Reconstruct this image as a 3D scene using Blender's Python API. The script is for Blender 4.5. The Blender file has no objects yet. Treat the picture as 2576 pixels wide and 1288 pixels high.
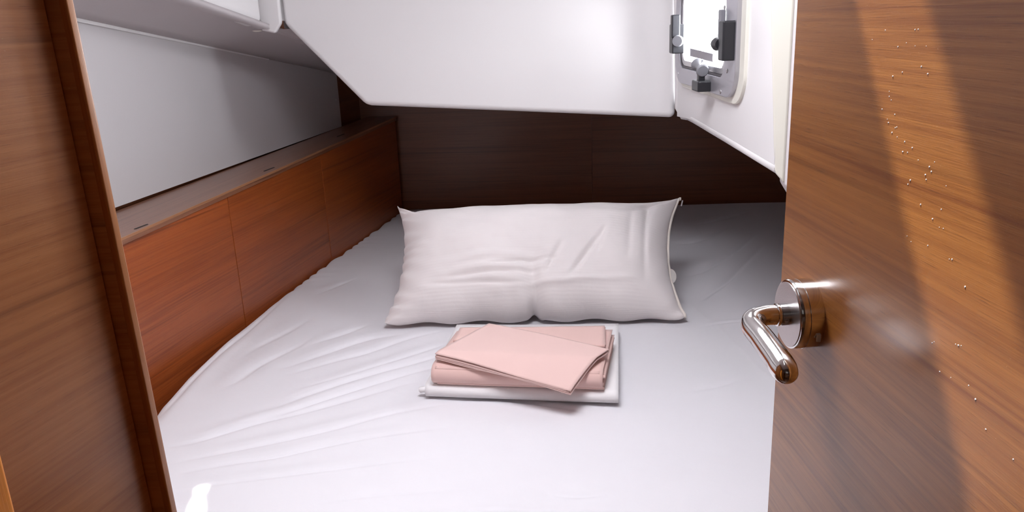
import bpy, bmesh, math, random
import numpy as np
from mathutils import Vector, Matrix, noise
from mathutils.geometry import tessellate_polygon
random.seed(7)
sc = bpy.context.scene
COL = sc.collection
rad = math.radians
# ---------------------------------------------------------------- camera
FPX, PITCH, ROLL = 2022.0, rad(16.6), rad(-2.4)
CAM = Vector((0, 0, 1.30))
FWD = Vector((0, math.cos(PITCH), -math.sin(PITCH)))
_r0 = Vector((1, 0, 0)); _u0 = Vector((0, math.sin(PITCH), math.cos(PITCH)))
RT = _r0 * math.cos(ROLL) + _u0 * math.sin(ROLL)
UP = -_r0 * math.sin(ROLL) + _u0 * math.cos(ROLL)
cd = bpy.data.cameras.new('camera'); cam = bpy.data.objects.new('camera', cd); COL.objects.link(cam)
cd.sensor_width = 36; cd.lens = 36 * FPX / 2576; cd.clip_start = 0.02
cam.matrix_world = Matrix(((RT.x, UP.x, -FWD.x, CAM.x), (RT.y, UP.y, -FWD.y, CAM.y), (RT.z, UP.z, -FWD.z, CAM.z), (0, 0, 0, 1)))
sc.camera = cam
# ---------------------------------------------------------------- world, sun, large lights, exposure
sc.view_settings.view_transform = 'Standard'; sc.view_settings.look = 'None'
sc.view_settings.gamma = 1; sc.view_settings.use_curve_mapping = False
sc.view_settings.exposure = 0.20
w = bpy.data.worlds.new('world'); sc.world = w; w.use_nodes = True
w.node_tree.nodes['Background'].inputs[0].default_value = (0.93, 0.96, 1.0, 1)
w.node_tree.nodes['Background'].inputs[1].default_value = 2.2
SUN = Vector((0.19, -0.35, -1.0)).normalized()
sl = bpy.data.lights.new('sun', 'SUN'); so = bpy.data.objects.new('sun', sl); COL.objects.link(so)
sl.energy = 11.0; sl.angle = rad(0.7); sl.color = (1, .95, .86)
so.rotation_euler = SUN.to_track_quat('-Z', 'Y').to_euler(); so.location = (-1, 3, 4)
def area(name, loc, tgt, sx, sy, power, color):
    l = bpy.data.lights.new(name, 'AREA'); l.shape = 'RECTANGLE'; l.size = sx; l.size_y = sy
    l.energy = power; l.color = color
    o = bpy.data.objects.new(name, l); COL.objects.link(o); o.location = loc
    o.rotation_euler = (Vector(tgt) - Vector(loc)).to_track_quat('-Z', 'Y').to_euler(); return o
area('overhead_hatch_light', (-0.02, 0.98, 1.735), (-0.02, 1.0, 0), .46, .36, 10.8, (.95, .945, 1.0))
area('portlight_daylight', (0.50, 1.72, 1.27), (-0.6, 1.55, 1.1), .24, .16, 8, (.93, .96, 1.0))
area('companionway_daylight', (-0.15, -0.95, 1.93), (0.0, 0.9, 0.8), .6, .6, .15, (1.0, .97, .93))
sc.cycles.max_bounces = 8; sc.cycles.sample_clamp_indirect = 6

# ---------------------------------------------------------------- measuring helpers
def ray(px, py): return FWD * FPX + RT * (px - 1288) + UP * (644 - py)
def on_plane(px, py, n, p0):
    r = ray(px, py); n = Vector(n); return CAM + r * (((Vector(p0) - CAM).dot(n)) / r.dot(n))
def at_z(px, py, z): return on_plane(px, py, (0, 0, 1), (0, 0, z))
def azn(a): return Vector((math.cos(rad(a)), -math.sin(rad(a)), 0))     # normal of a vertical plane running along azimuth a
def azd(a): return Vector((math.sin(rad(a)), math.cos(rad(a)), 0))
BED = 0.60
# ---------------------------------------------------------------- object helpers
def tag(o, label=None, cat=None, group=None, kind=None):
    for k, v in (('label', label), ('category', cat), ('group', group), ('kind', kind)):
        if v: o[k] = v
    return o
def empty(name, loc=(0, 0, 0), parent=None):
    o = bpy.data.objects.new(name, None); COL.objects.link(o); o.location = loc; o.empty_display_size = .05
    if parent: o.parent = parent
    return o
def mesh_obj(name, verts, faces, mat, parent=None, smooth=False, uv=None, bevel=0, seg=3, sub=0):
    m = bpy.data.meshes.new(name); m.from_pydata([tuple(v) for v in verts], [], [tuple(f) for f in faces]); m.update()
    bm = bmesh.new(); bm.from_mesh(m); bmesh.ops.recalc_face_normals(bm, faces=bm.faces)
    if uv is not None:
        ul = bm.loops.layers.uv.new('UVMap')
        ud, vd, off = Vector(uv[0]), Vector(uv[1]), uv[2]
        for f in bm.faces:
            n = f.normal
            for l in f.loops:
                a = l.vert.co.dot(ud); b = l.vert.co.dot(vd)
                if abs(n.dot(ud)) > .8: a = l.vert.co.dot(vd.cross(ud)) + a
                elif abs(n.dot(vd)) > .8: b = l.vert.co.dot(ud.cross(vd)) + b
                l[ul].uv = (a + off[0], b + off[1])
    bm.to_mesh(m); bm.free()
    m.materials.append(mat)
    o = bpy.data.objects.new(name, m); COL.objects.link(o)
    if parent:
        o.parent = parent
        if parent.type == 'EMPTY': o.matrix_parent_inverse = Matrix.Translation(-Vector(parent.location))   # parts are modelled in world space
    if smooth:
        for p in m.polygons: p.use_smooth = True
    if bevel:
        b = o.modifiers.new('bevel', 'BEVEL'); b.width = bevel; b.segments = seg; b.limit_method = 'ANGLE'; b.angle_limit = rad(25)
        for p in m.polygons: p.use_smooth = True
        wn = o.modifiers.new('wn', 'WEIGHTED_NORMAL'); wn.keep_sharp = False
    if sub:
        s = o.modifiers.new('sub', 'SUBSURF'); s.levels = sub; s.render_levels = sub
        for p in m.polygons: p.use_smooth = True
    return o
def prism(pts, off):
    """polygon (list of Vector) pushed along off -> verts, faces"""
    n = len(pts); off = Vector(off)
    v = [Vector(p) for p in pts] + [Vector(p) + off for p in pts]
    f = [tuple(range(n)), tuple(range(2 * n - 1, n - 1, -1))] + [(i, i + n, (i + 1) % n + n, (i + 1) % n) for i in range(n)]
    return v, f
def slab(name, pts, off, mat, parent=None, uv=None, bevel=0, seg=3):
    v, f = prism(pts, off); return mesh_obj(name, v, f, mat, parent, uv=uv, bevel=bevel, seg=seg)
def obox(name, c, ax, ay, az_, sx, sy, sz, mat, parent=None, uv=None, bevel=0, seg=3):
    c, ax, ay, az_ = Vector(c), Vector(ax).normalized(), Vector(ay).normalized(), Vector(az_).normalized()
    v = [c + ax * (i * sx / 2) + ay * (j * sy / 2) + az_ * (k * sz / 2) for i in (-1, 1) for j in (-1, 1) for k in (-1, 1)]
    f = [(0, 1, 3, 2), (4, 6, 7, 5), (0, 4, 5, 1), (2, 3, 7, 6), (0, 2, 6, 4), (1, 5, 7, 3)]
    return mesh_obj(name, v, f, mat, parent, uv=uv, bevel=bevel, seg=seg)
def box(name, lo, hi, mat, parent=None, uv=None, bevel=0):
    lo, hi = Vector(lo), Vector(hi)
    return obox(name, (lo + hi) / 2, (1, 0, 0), (0, 1, 0), (0, 0, 1), *(hi - lo), mat, parent, uv, bevel)
def tube(name, pts, radii, mat, parent=None, n=24, squash=None):
    pts = [Vector(p) for p in pts]; V = []; F = []
    prev = None
    for i, p in enumerate(pts):
        t = (pts[min(i + 1, len(pts) - 1)] - pts[max(i - 1, 0)]).normalized()
        if prev is None:
            a = t.cross(Vector((0, 0, 1)));  a = a if a.length > .1 else t.cross(Vector((1, 0, 0)))
        else: a = prev - t * prev.dot(t)
        a.normalize(); prev = a; b = t.cross(a)
        r = radii[i] if hasattr(radii, '__len__') else radii
        for k in range(n):
            th = 2 * math.pi * k / n
            V.append(p + a * (r * math.cos(th)) + b * (r * math.sin(th)))
    for i in range(len(pts) - 1):
        for k in range(n): F.append((i * n + k, i * n + (k + 1) % n, (i + 1) * n + (k + 1) % n, (i + 1) * n + k))
    F.append(tuple(range(n))); F.append(tuple(range((len(pts) - 1) * n, len(pts) * n)))
    return mesh_obj(name, V, F, mat, parent, smooth=True)
def lathe(name, c, axis, prof, mat, parent=None, n=48):
    """prof: list of (distance along axis, radius)"""
    axis = Vector(axis).normalized(); a = axis.cross(Vector((0, 0, 1)))
    a = a if a.length > .1 else axis.cross(Vector((1, 0, 0))); a.normalize(); b = axis.cross(a); c = Vector(c)
    V = []; F = []
    for d, r in prof:
        for k in range(n):
            th = 2 * math.pi * k / n; V.append(c + axis * d + a * (r * math.cos(th)) + b * (r * math.sin(th)))
    for i in range(len(prof) - 1):
        for k in range(n): F.append((i * n + k, i * n + (k + 1) % n, (i + 1) * n + (k + 1) % n, (i + 1) * n + k))
    F.append(tuple(range(n))); F.append(tuple(range((len(prof) - 1) * n, len(prof) * n)))
    o = mesh_obj(name, V, F, mat, parent, smooth=True)
    e = o.modifiers.new('edge', 'EDGE_SPLIT'); e.split_angle = rad(40); return o
def smooth_path(pts, n=8):
    P = [Vector(p) for p in pts]; out = []
    for i in range(len(P) - 1):
        p0 = P[max(i - 1, 0)]; p1 = P[i]; p2 = P[i + 1]; p3 = P[min(i + 2, len(P) - 1)]
        for k in range(n):
            t = k / n
            out.append(.5 * ((2 * p1) + (p2 - p0) * t + (2 * p0 - 5 * p1 + 4 * p2 - p3) * t * t + (-p0 + 3 * p1 - 3 * p2 + p3) * t ** 3))
    out.append(P[-1]); return out

# ---------------------------------------------------------------- materials
def nt(name):
    m = bpy.data.materials.new(name); m.use_nodes = True; N = m.node_tree.nodes; L = m.node_tree.links
    return m, N, L, N['Principled BSDF']
def plain(name, col, rough=.5, metal=0, coat=0, bump=0, bscale=200, spec=.5, **kw):
    m, N, L, p = nt(name)
    p.inputs['Base Color'].default_value = (*col, 1); p.inputs['Roughness'].default_value = rough
    p.inputs['Metallic'].default_value = metal; p.inputs['Coat Weight'].default_value = coat
    p.inputs['Specular IOR Level'].default_value = spec
    t = N.new('ShaderNodeTexCoord')
    n = N.new('ShaderNodeTexNoise'); n.inputs['Scale'].default_value = bscale; n.inputs['Detail'].default_value = 3
    L.new(t.outputs['Object'], n.inputs['Vector'])
    if bump:
        b = N.new('ShaderNodeBump'); b.inputs['Strength'].default_value = bump; b.inputs['Distance'].default_value = .001
        L.new(n.outputs['Fac'], b.inputs['Height']); L.new(b.outputs['Normal'], p.inputs['Normal'])
    r = N.new('ShaderNodeMapRange'); r.inputs['To Min'].default_value = max(0, rough - .02); r.inputs['To Max'].default_value = rough + .02
    L.new(n.outputs['Fac'], r.inputs['Value']); L.new(r.outputs['Result'], p.inputs['Roughness'])
    return m
def wood(name, light, dark, streak, rough=.36, coat=.6, seed=0.0, coarse=1.0):
    m, N, L, p = nt(name)
    uv = N.new('ShaderNodeUVMap'); uv.uv_map = 'UVMap'
    def nz(sx, sy, det=4, dist=0, o=0):
        mp = N.new('ShaderNodeMapping'); mp.inputs['Scale'].default_value = (sx * coarse, sy * coarse, 1)
        mp.inputs['Location'].default_value = (seed + o, seed * 1.7 + o, 0)
        n = N.new('ShaderNodeTexNoise'); n.inputs['Scale'].default_value = 1; n.inputs['Detail'].default_value = det
        n.inputs['Distortion'].default_value = dist
        L.new(uv.outputs['UV'], mp.inputs['Vector']); L.new(mp.outputs['Vector'], n.inputs['Vector']); return n
    a = nz(1.3, 34, 5, .5); b = nz(5, 250, 4, .2, 3.1); c = nz(45, 1300, 2, 0, 5.7); d = nz(1.1, 95, 3, .3, 9.2)
    e = nz(600, 900, 1, 0, 2.2)
    def mr(n, lo, hi, t0=0, t1=1):
        r = N.new('ShaderNodeMapRange'); r.inputs['From Min'].default_value = lo; r.inputs['From Max'].default_value = hi
        r.inputs['To Min'].default_value = t0; r.inputs['To Max'].default_value = t1
        L.new(n.outputs['Fac'], r.inputs['Value']); return r
    def mix(f, A, B, mode='MIX'):
        x = N.new('ShaderNodeMix'); x.data_type = 'RGBA'; x.blend_type = mode
        for s, v in ((0, f), (6, A), (7, B)):
            if isinstance(v, (tuple, float, int)): x.inputs[s].default_value = v if not isinstance(v, tuple) else (*v, 1)
            else: L.new(v, x.inputs[s])
        return x.outputs[2]
    c1 = mix(mr(a, .33, .67).outputs[0], dark, light)
    c2 = mix(mr(b, .36, .68, 0, .65).outputs[0], c1, streak)
    c3 = mix(mr(d, .60, .72, 0, .55).outputs[0], c2, tuple(x * .45 for x in dark))
    c4 = mix(mr(c, .62, .74, 0, .5).outputs[0], c3, tuple(x * .35 for x in dark))
    c5 = mix(mr(e, .76, .82, 0, .35).outputs[0], c4, (.75, .55, .35))
    L.new(c5, p.inputs['Base Color'])
    p.inputs['Roughness'].default_value = rough; p.inputs['Coat Weight'].default_value = coat; p.inputs['Coat Roughness'].default_value = .24
    bp = N.new('ShaderNodeBump'); bp.inputs['Strength'].default_value = .12; bp.inputs['Distance'].default_value = .0006
    L.new(c.outputs['Fac'], bp.inputs['Height']); L.new(bp.outputs['Normal'], p.inputs['Normal'])
    return m
def cloth(name, col, weave=1500, bump=.25, wr=0.0, stripes=0, trans=0):
    m, N, L, p = nt(name)
    p.inputs['Roughness'].default_value = .85; p.inputs['Sheen Weight'].default_value = .25; p.inputs['Specular IOR Level'].default_value = .25
    t = N.new('ShaderNodeTexCoord')
    n = N.new('ShaderNodeTexNoise'); n.inputs['Scale'].default_value = weave; n.inputs['Detail'].default_value = 2
    L.new(t.outputs['Object'], n.inputs['Vector'])
    n2 = N.new('ShaderNodeTexNoise'); n2.inputs['Scale'].default_value = 14; n2.inputs['Detail'].default_value = 4
    L.new(t.outputs['Object'], n2.inputs['Vector'])
    x = N.new('ShaderNodeMix'); x.data_type = 'RGBA'; x.inputs[6].default_value = (*[c * .965 for c in col], 1); x.inputs[7].default_value = (*col, 1)
    L.new(n2.outputs['Fac'], x.inputs[0]); L.new(x.outputs[2], p.inputs['Base Color'])
    b = N.new('ShaderNodeBump'); b.inputs['Strength'].default_value = bump; b.inputs['Distance'].default_value = .0004
    L.new(n.outputs['Fac'], b.inputs['Height']); last = b
    if wr:
        n3 = N.new('ShaderNodeTexNoise'); n3.inputs['Scale'].default_value = 22; n3.inputs['Detail'].default_value = 5; n3.inputs['Distortion'].default_value = 1.2
        L.new(t.outputs['Object'], n3.inputs['Vector'])
        b2 = N.new('ShaderNodeBump'); b2.inputs['Strength'].default_value = wr; b2.inputs['Distance'].default_value = .004
        L.new(n3.outputs['Fac'], b2.inputs['Height']); L.new(b.outputs['Normal'], b2.inputs['Normal']); last = b2
    if stripes:
        uv = N.new('ShaderNodeUVMap'); uv.uv_map = 'UVMap'; wv = N.new('ShaderNodeTexWave'); wv.bands_direction = 'Y'
        wv.inputs['Scale'].default_value = stripes; L.new(uv.outputs['UV'], wv.inputs['Vector'])
        b3 = N.new('ShaderNodeBump'); b3.inputs['Strength'].default_value = .18; b3.inputs['Distance'].default_value = .0006
        L.new(wv.outputs['Fac'], b3.inputs['Height']); L.new(last.outputs['Normal'], b3.inputs['Normal']); last = b3
    L.new(last.outputs['Normal'], p.inputs['Normal'])
    return m
TEAK = dict(light=(.36, .138, .042), dark=(.27, .092, .027), streak=(.43, .18, .062))
M_door = wood('teak_door', (.37, .138, .028), (.22, .068, .014), (.47, .192, .044), coat=.42, seed=1.3)
M_jamb = wood('teak_bulkhead', seed=4.1, **TEAK)
M_lock = wood('teak_locker', (.33, .070, .011), (.21, .040, .007), (.37, .095, .018), coat=.3, seed=7.7)
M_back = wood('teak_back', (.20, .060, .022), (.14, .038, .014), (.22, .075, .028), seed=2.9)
M_shelf = wood('teak_shelf', (.25, .10, .05), (.17, .060, .028), (.27, .12, .065), seed=3.3)
M_post = wood('teak_post_sunlit', (.80, .27, .015), (.62, .19, .010), (.84, .32, .02), coat=0, rough=.6, seed=5.5)  # bright orange base colour stands in for sunlight on the post
M_gel = plain('white_gelcoat', (.82, .805, .81), .42, coat=0, bump=0, bscale=60)
M_cream = plain('cream_gelcoat', (.76, .74, .66), .35, coat=.2, bump=0, bscale=3)
M_liner = plain('grey_white_liner', (.62, .60, .61), .32, coat=.15, bump=.12, bscale=700)
M_deck = plain('deckhead_liner', (.52, .48, .49), .5, bump=.1, bscale=120)
M_floor = plain('sole_boards', (.14, .06, .03), .4)
M_sheet = cloth('white_cotton_sheet', (.80, .785, .82), wr=.10)
M_matt = cloth('mattress_ticking', (.72, .71, .73))
M_pillow = cloth('ivory_satin_cotton', (.82, .77, .765), wr=.16, stripes=42)
M_pipe = cloth('ivory_piping', (.80, .74, .68), weave=900)
M_fold = cloth('white_folded_cotton', (.90, .88, .89), wr=.05)
M_pink = cloth('pink_cotton', (.76, .52, .475), wr=.05)
M_pink2 = cloth('pale_pink_cotton', (.78, .55, .51), wr=.05)
M_chrome = plain('polished_steel', (.78, .76, .75), .10, metal=1, bump=.0)
M_brushed = plain('brushed_steel', (.66, .65, .66), .30, metal=1, bump=.1, bscale=900)
M_alu = plain('anodised_aluminium', (.50, .49, .53), .38, metal=.7)
M_black = plain('black_plastic', (.018, .018, .022), .38)
M_grey = plain('grey_plastic', (.20, .20, .22), .35)
M_dark = plain('dark_slot', (.012, .008, .008), .7)
M_gasket = plain('dark_gasket', (.10, .09, .10), .5)
M_label = plain('faded_label', (.30, .28, .30), .6)
M_white = plain('white_dab', (.75, .76, .78), .4)
m, N, L, p = nt('acrylic_pane'); M_pane = m
p.inputs['Base Color'].default_value = (.98, .99, 1, 1); p.inputs['Roughness'].default_value = .03; p.inputs['Transmission Weight'].default_value = 1; p.inputs['IOR'].default_value = 1.1
tr = N.new('ShaderNodeBsdfTransparent'); mx = N.new('ShaderNodeMixShader'); mx.inputs[0].default_value = .15
L.new(tr.outputs[0], mx.inputs[1]); L.new(p.outputs[0], mx.inputs[2]); L.new(mx.outputs[0], N['Material Output'].inputs[0])
m, N, L, p = nt('clear_tag'); M_clear = m
p.inputs['Base Color'].default_value = (.8, .76, .72, 1); p.inputs['Roughness'].default_value = .5; p.inputs['Alpha'].default_value = .45

# ================================================================ SETTING
Z = Vector((0, 0, 1))
TOP = 1.76
# --- hull side: locker front, shelf, liner
PAZ = 13.155
LP0 = Vector((-.684, 1.902, 0)); PN = azn(PAZ); PD = azd(PAZ)
def on_panel(px, py): return on_plane(px, py, PN, LP0)
def pan(y): return LP0 + PD * ((y - LP0.y) / PD.y)                # point of the locker line at depth y
BACK_A = Vector((-.466, 3.08, 0)); BACK_D = (Vector((1.031, 2.93, 0)) - BACK_A).normalized()
def back(x): return BACK_A + BACK_D * ((x - BACK_A.x) / BACK_D.x)
def ptop(y): return .912 + (y - 1.534) * (.042 / 1.455)
locker = empty('wall_locker', (pan(1.9).x, 1.9, .0)); tag(locker, 'long low teak locker under the grey liner, with seamed front and slotted shelf top', 'locker')
ycut = [.62, 1.912, 2.415, 3.045]
for i in range(3):
    y0, y1 = ycut[i] + (.0011 if i else 0), ycut[i + 1] - .0011
    a, b = pan(y0), pan(y1)
    za, zb = ptop(y0) - .006, ptop(y1) - .006
    slab('panel', [a + Z * .0, b + Z * .0, b + Z * zb, a + Z * za], -PN * .018, M_lock, locker, uv=(PD, Z, (i * .37, i * .11)), bevel=.0007, seg=1)
# shelf top
sp0 = Vector((-.77, 1.534, .912)); sd = Vector((-.43, 2.989, .954)) - sp0; SN = sd.cross(Vector((1, 0, 0))).normalized()
def on_shelf(px, py): return on_plane(px, py, SN, sp0)
def shelfz(p): p = Vector((p[0], p[1], 0)); return Vector((p.x, p.y, ptop(p.y)))
HA, HB = on_shelf(285, 533), on_shelf(860, 318); HD = (HB - HA); HD.z = 0; HD.normalize(); HAZ = math.degrees(math.atan2(HD.x, HD.y)); HN = azn(HAZ)
def hul(y): return Vector((HA.x, HA.y, 0)) + HD * ((y - HA.y) / HD.y)
e = .0035
pts = [shelfz(pan(.62) + PN * e), shelfz(pan(3.05) + PN * e), shelfz(hul(3.09)), shelfz(hul(.62))]
slab('shelf_top', pts, (0, 0, -.014), M_shelf, locker, uv=(PD, PN, (0, 0)), bevel=.001, seg=2)
lip = [shelfz(pan(.62) + PN * .0045) - Z * .005, shelfz(pan(3.045) + PN * .0045) - Z * .005, shelfz(pan(3.045) + PN * .0045) + Z * .0012, shelfz(pan(.62) + PN * .0045) + Z * .0012]
o = slab('front_lipping', lip, -PN * .004, wood('teak_lipping', (.34, .15, .07), (.26, .10, .04), (.38, .18, .09), seed=6.6), locker, uv=(PD, Z, (0, 0)), bevel=.0008, seg=2)
for (xa, ya, xb, yb) in ((338, 577, 372, 564), (664, 431, 690, 421), (848, 344, 866, 337)):
    a, b = on_shelf(xa, ya), on_shelf(xb, yb); d = (b - a).normalized(); c = (a + b) / 2
    L_ = (b - a).length; side = SN.cross(d).normalized(); wv = .0055; P = []
    for k in range(16):
        th = math.pi * (k / 7.5) if k < 8 else math.pi * ((k - .5) / 7.5)
        s = 1 if k < 8 else -1
        ang = -math.pi / 2 + math.pi * (k % 8) / 7 if k < 8 else math.pi / 2 + math.pi * (k % 8) / 7
        P.append(c + d * (s * (L_ / 2 - wv / 2) + math.cos(ang) * wv / 2) + side * (math.sin(ang) * wv / 2) + Z * .0006)
    o = slab('vent_slot', P, (0, 0, -.002), M_dark, locker); 
# liner (upper hull side)
hz0 = .90
HC1, HC2 = on_plane(195, 50, HN, HA), on_plane(800, 175, HN, HA)
def hulltop(y): return HC1.z + (HC2.z - HC1.z) * (y - HC1.y) / (HC2.y - HC1.y)
yl = on_plane(855, 270, HN, HA).y
a, b = hul(.62), hul(yl)
slab('wall_left', [a + Z * hz0, b + Z * (ptop(yl)), b + Z * (hulltop(yl) + .01), a + Z * (hulltop(.62) + .02)], -HN * .015, M_liner, bevel=.0006, seg=1)
tag(bpy.data.objects['wall_left'], kind='structure')
# dark wood hull side behind the liner end, outer skin
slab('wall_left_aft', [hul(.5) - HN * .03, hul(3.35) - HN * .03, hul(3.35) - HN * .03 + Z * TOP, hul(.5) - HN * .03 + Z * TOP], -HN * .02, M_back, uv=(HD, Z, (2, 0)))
tag(bpy.data.objects['wall_left_aft'], kind='structure')
lp = on_plane(845, 251, HN, HA)
tag(lathe('screw_cover', lp, HN, [(0, .0035), (.0015, .0035), (.002, .002)], M_liner, n=12), 'tiny pale screw cap at the dark end of the grey liner', 'screw cap')
# back wall, two boards with a seam
wb = empty('wall_back', (0, 3.0, 0)); tag(wb, kind='structure')
xs = on_plane(1490, 450, BACK_D.cross(Z), BACK_A).x
for x0, x1, k in ((-1.05, xs - .0002, 0), (xs + .0002, 1.25, 1)):
    a, b = back(x0), back(x1)
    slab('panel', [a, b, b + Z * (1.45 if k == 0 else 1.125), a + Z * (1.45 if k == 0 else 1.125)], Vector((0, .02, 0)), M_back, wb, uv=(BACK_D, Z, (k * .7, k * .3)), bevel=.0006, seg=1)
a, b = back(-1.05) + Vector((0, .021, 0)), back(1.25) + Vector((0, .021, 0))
slab('backing_board', [a, b, b + Z * 1.12, a + Z * 1.12], (0, .01, 0), M_back, wb, uv=(BACK_D, Z, (0, 0)))  # unseen board added to stop light leaking through the seam
# --- cockpit moulding
HTN = azn(-1.5); HTD = azd(-1.5); HP = at_z(1740, 303, 1.07)
def on_h(px, py): return on_plane(px, py, HTN, HP)
def hx(y): return Vector((HP.x, HP.y, 0)) + HTD * ((y - HP.y) / HTD.y)
CR = on_h(1697, 297)
MAZ = 102; MNN = azn(MAZ); MDD = azd(MAZ)
if MNN.y > 0: pass
def on_m(px, py): return on_plane(px, py, MNN, CR)
BK = Vector((math.sin(rad(12)), math.cos(rad(12)), 0))
mould = empty('trim_1', (0, 2.0, 1.1)); tag(mould, kind='structure')
ml = on_m(712, 60)
mp = [on_m(919, 266), on_m(1300, 281), on_m(1697, 297), Vector((on_m(1697, 0).x, on_m(1697, 0).y, TOP)), Vector((ml.x - .0, ml.y, TOP)), ml]
slab('cockpit_front_panel', mp, BK * .035, M_gel, mould, bevel=.014, seg=6)
hn, hf = on_h(1947, 429), on_h(1740, 303)
hq = on_h(1703, 297)
# side panel with the opening for the portlight: frame of four strips is hidden by the portlight frame
PY0, PY1, PZ0, PZ1 = 1.425, 1.835, 1.146, 1.372
def hpt(y, z): return hx(y) + Z * z
outer = [(hq.y, hq.z + .004), (hf.y + .03, hf.z), (hf.y, hf.z), (hn.y, hn.z), (hn.y, TOP), (hq.y, TOP)]
def rrect(y0, y1, z0, z1, r, n=8):
    out = []
    for cx, cz, a0 in ((y1 - r, z1 - r, 0), (y0 + r, z1 - r, 90), (y0 + r, z0 + r, 180), (y1 - r, z0 + r, 270)):
        for k in range(n + 1):
            a = rad(a0 + 90 * k / n); out.append((cx + r * math.cos(a), cz + r * math.sin(a)))
    return out
def ring_slab(name, outer, inner, to3, off, mat, parent, bevel=0):
    P = outer + inner; loops = [[Vector((q[0], q[1], 0)) for q in outer], [Vector((q[0], q[1], 0)) for q in inner]]
    tris = tessellate_polygon(loops); n = len(P); off = Vector(off)
    V = [to3(*q) for q in P]; V += [v + off for v in V]
    F = [tuple(t) for t in tris] + [tuple(i + n for i in reversed(t)) for t in tris]
    for s, m_ in ((0, len(outer)), (len(outer), len(inner))):
        for i in range(m_): a, b = s + i, s + (i + 1) % m_; F.append((a, b, b + n, a + n))
    return mesh_obj(name, V, F, mat, parent, bevel=bevel)
GY0, GY1, GZ0, GZ1 = 1.462, 1.800, 1.180, 1.340
ring_slab('hatch_side_panel', outer, rrect(GY0 - .004, GY1 + .004, GZ0 - .004, GZ1 + .004, .035), hpt, HTN * .03, M_gel, mould, bevel=0)
# rolled lower edge of the side panel
edge = [hpt(hf.y + .06, hf.z - .0), hpt(hf.y, hf.z + .003), hpt((hf.y + hn.y) / 2, (hf.z + hn.z) / 2 + .004), hpt(hn.y, hn.z + .004)]
tube('rolled_edge', [q + HTN * .010 for q in edge], [.008, .011, .011, .011], M_gel, mould, n=20)
# joint bead between the two mouldings
jb = [Vector((on_m(1697, 0).x, on_m(1697, 0).y, TOP)), on_m(1697, 0), on_m(1698, 150), on_m(1700, 270), on_m(1712, 291), on_m(1735, 298)]
tube('joint_bead', [q - MNN * -.004 + Vector((.006, -.004, 0)) for q in jb], [.008, .008, .008, .009, .009, .005], M_gel, mould, n=16)
# cream post at the door side
PQ = hn.copy(); pn = azn(128)
def on_p(px, py): return on_plane(px, py, pn, PQ)
q0, q1, q2 = on_p(1946, 425), on_p(1950, 438), on_p(1972, 464)
q0t = on_p(1937, 0); q0t = q0 + (q0t - q0) * ((TOP - q0.z) / (q0t.z - q0.z))
ptx = [q0t, q0, q1, q2, q2 + (q2 - q1) * .0 + Vector((0, 0, .04)), Vector((q2.x, q2.y, TOP))]
slab('edge_post', ptx, (.02, .03, 0), M_cream, mould, bevel=.004, seg=3)
q3 = on_p(1972, 464); q4 = on_p(2030, 560)
slab('edge_post', [q3 + Vector((.0015, -.003, 0)), q4 + Vector((.0015, -.003, 0)), Vector((q4.x, q4.y - .003, TOP)), Vector((q3.x + .0015, q3.y - .003, TOP))], (0, .03, 0), plain('lilac_gelcoat', (.70, .66, .68), .35), mould, bevel=.003, seg=2)
# bulkhead carrying on behind the door, above the berth
slab('wall_right_upper', [q4 + Vector((0, .01, 0)), Vector((1.2, q4.y - .02, q4.z)), Vector((1.2, q4.y - .02, TOP)), Vector((q4.x, q4.y + .01, TOP))], (0, .02, 0), M_gel)
tag(bpy.data.objects['wall_right_upper'], kind='structure')
# cockpit sole above the aft berth
sole = [Vector((ml.x, ml.y + .03, 1.31)), Vector((mp[0].x, mp[0].y + .03, mp[0].z + .004)), Vector((CR.x, CR.y + .03, CR.z + .01)), Vector((CR.x, 3.1, 1.12)), Vector((-.30, 3.1, 1.14)), Vector((-.50, 3.1, 1.31))]
mesh_obj('ceiling_cockpit_sole', sole + [v + Z * .02 for v in sole], [(0, 1, 4, 5), (1, 2, 3, 4), (6, 7, 10, 11), (7, 8, 9, 10), (0, 1, 7, 6), (1, 2, 8, 7), (2, 3, 9, 8), (3, 4, 10, 9), (4, 5, 11, 10), (5, 0, 6, 11)], M_gel)
tag(bpy.data.objects['ceiling_cockpit_sole'], kind='structure')
s2 = [Vector((hn.x + .01, hn.y + .02, hn.z + .03)), Vector((1.2, hn.y + .02, hn.z + .03)), Vector((1.2, 3.1, 1.13)), Vector((CR.x, 3.1, 1.13)), Vector((CR.x + .01, CR.y, CR.z + .03))]
slab('ceiling_seat_locker', s2, (0, 0, .02), M_gel); tag(bpy.data.objects['ceiling_seat_locker'], kind='structure')
# --- side deck underside (deckhead) and its inner coaming
LAZ = 16.0; LN = azn(LAZ); LD = azd(LAZ)
EF = on_m(690, 76)
def on_l(px, py): return on_plane(px, py, LN, EF)
L1, L2 = on_l(478, 3), on_l(655, 65); LDs = (L2 - L1)
Lnear = L1 - LDs * ((L1.y - .64) / LDs.y); Lfar = L2 + LDs * ((3.0 - L2.y) / LDs.y)
Hn = hul(.64) + Z * hulltop(.64); Hf = hul(3.09) + Z * hulltop(3.09)
Lf2 = L2 + LDs * ((EF.y + .05 - L2.y) / LDs.y)
m_ = 24; V = []; F = []
for i in range(m_ + 1):
    t = i / m_; A = Hn.lerp(Hf, t); B = Lnear.lerp(Lfar, t)
    for j in range(7): V.append(A.lerp(B, j / 6) + Z * (.012 * math.sin(math.pi * j / 6)))
for i in range(m_):
    for j in range(6): k = i * 7 + j; F.append((k, k + 1, k + 8, k + 7))
o = mesh_obj('ceiling_side_deck', V, F, M_deck, smooth=True); tag(o, kind='structure')
sd_ = o.modifiers.new('s', 'SOLIDIFY'); sd_.thickness = .012; sd_.offset = 1
fa = L2 + LDs * ((2.085 - L2.y) / LDs.y)
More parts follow.
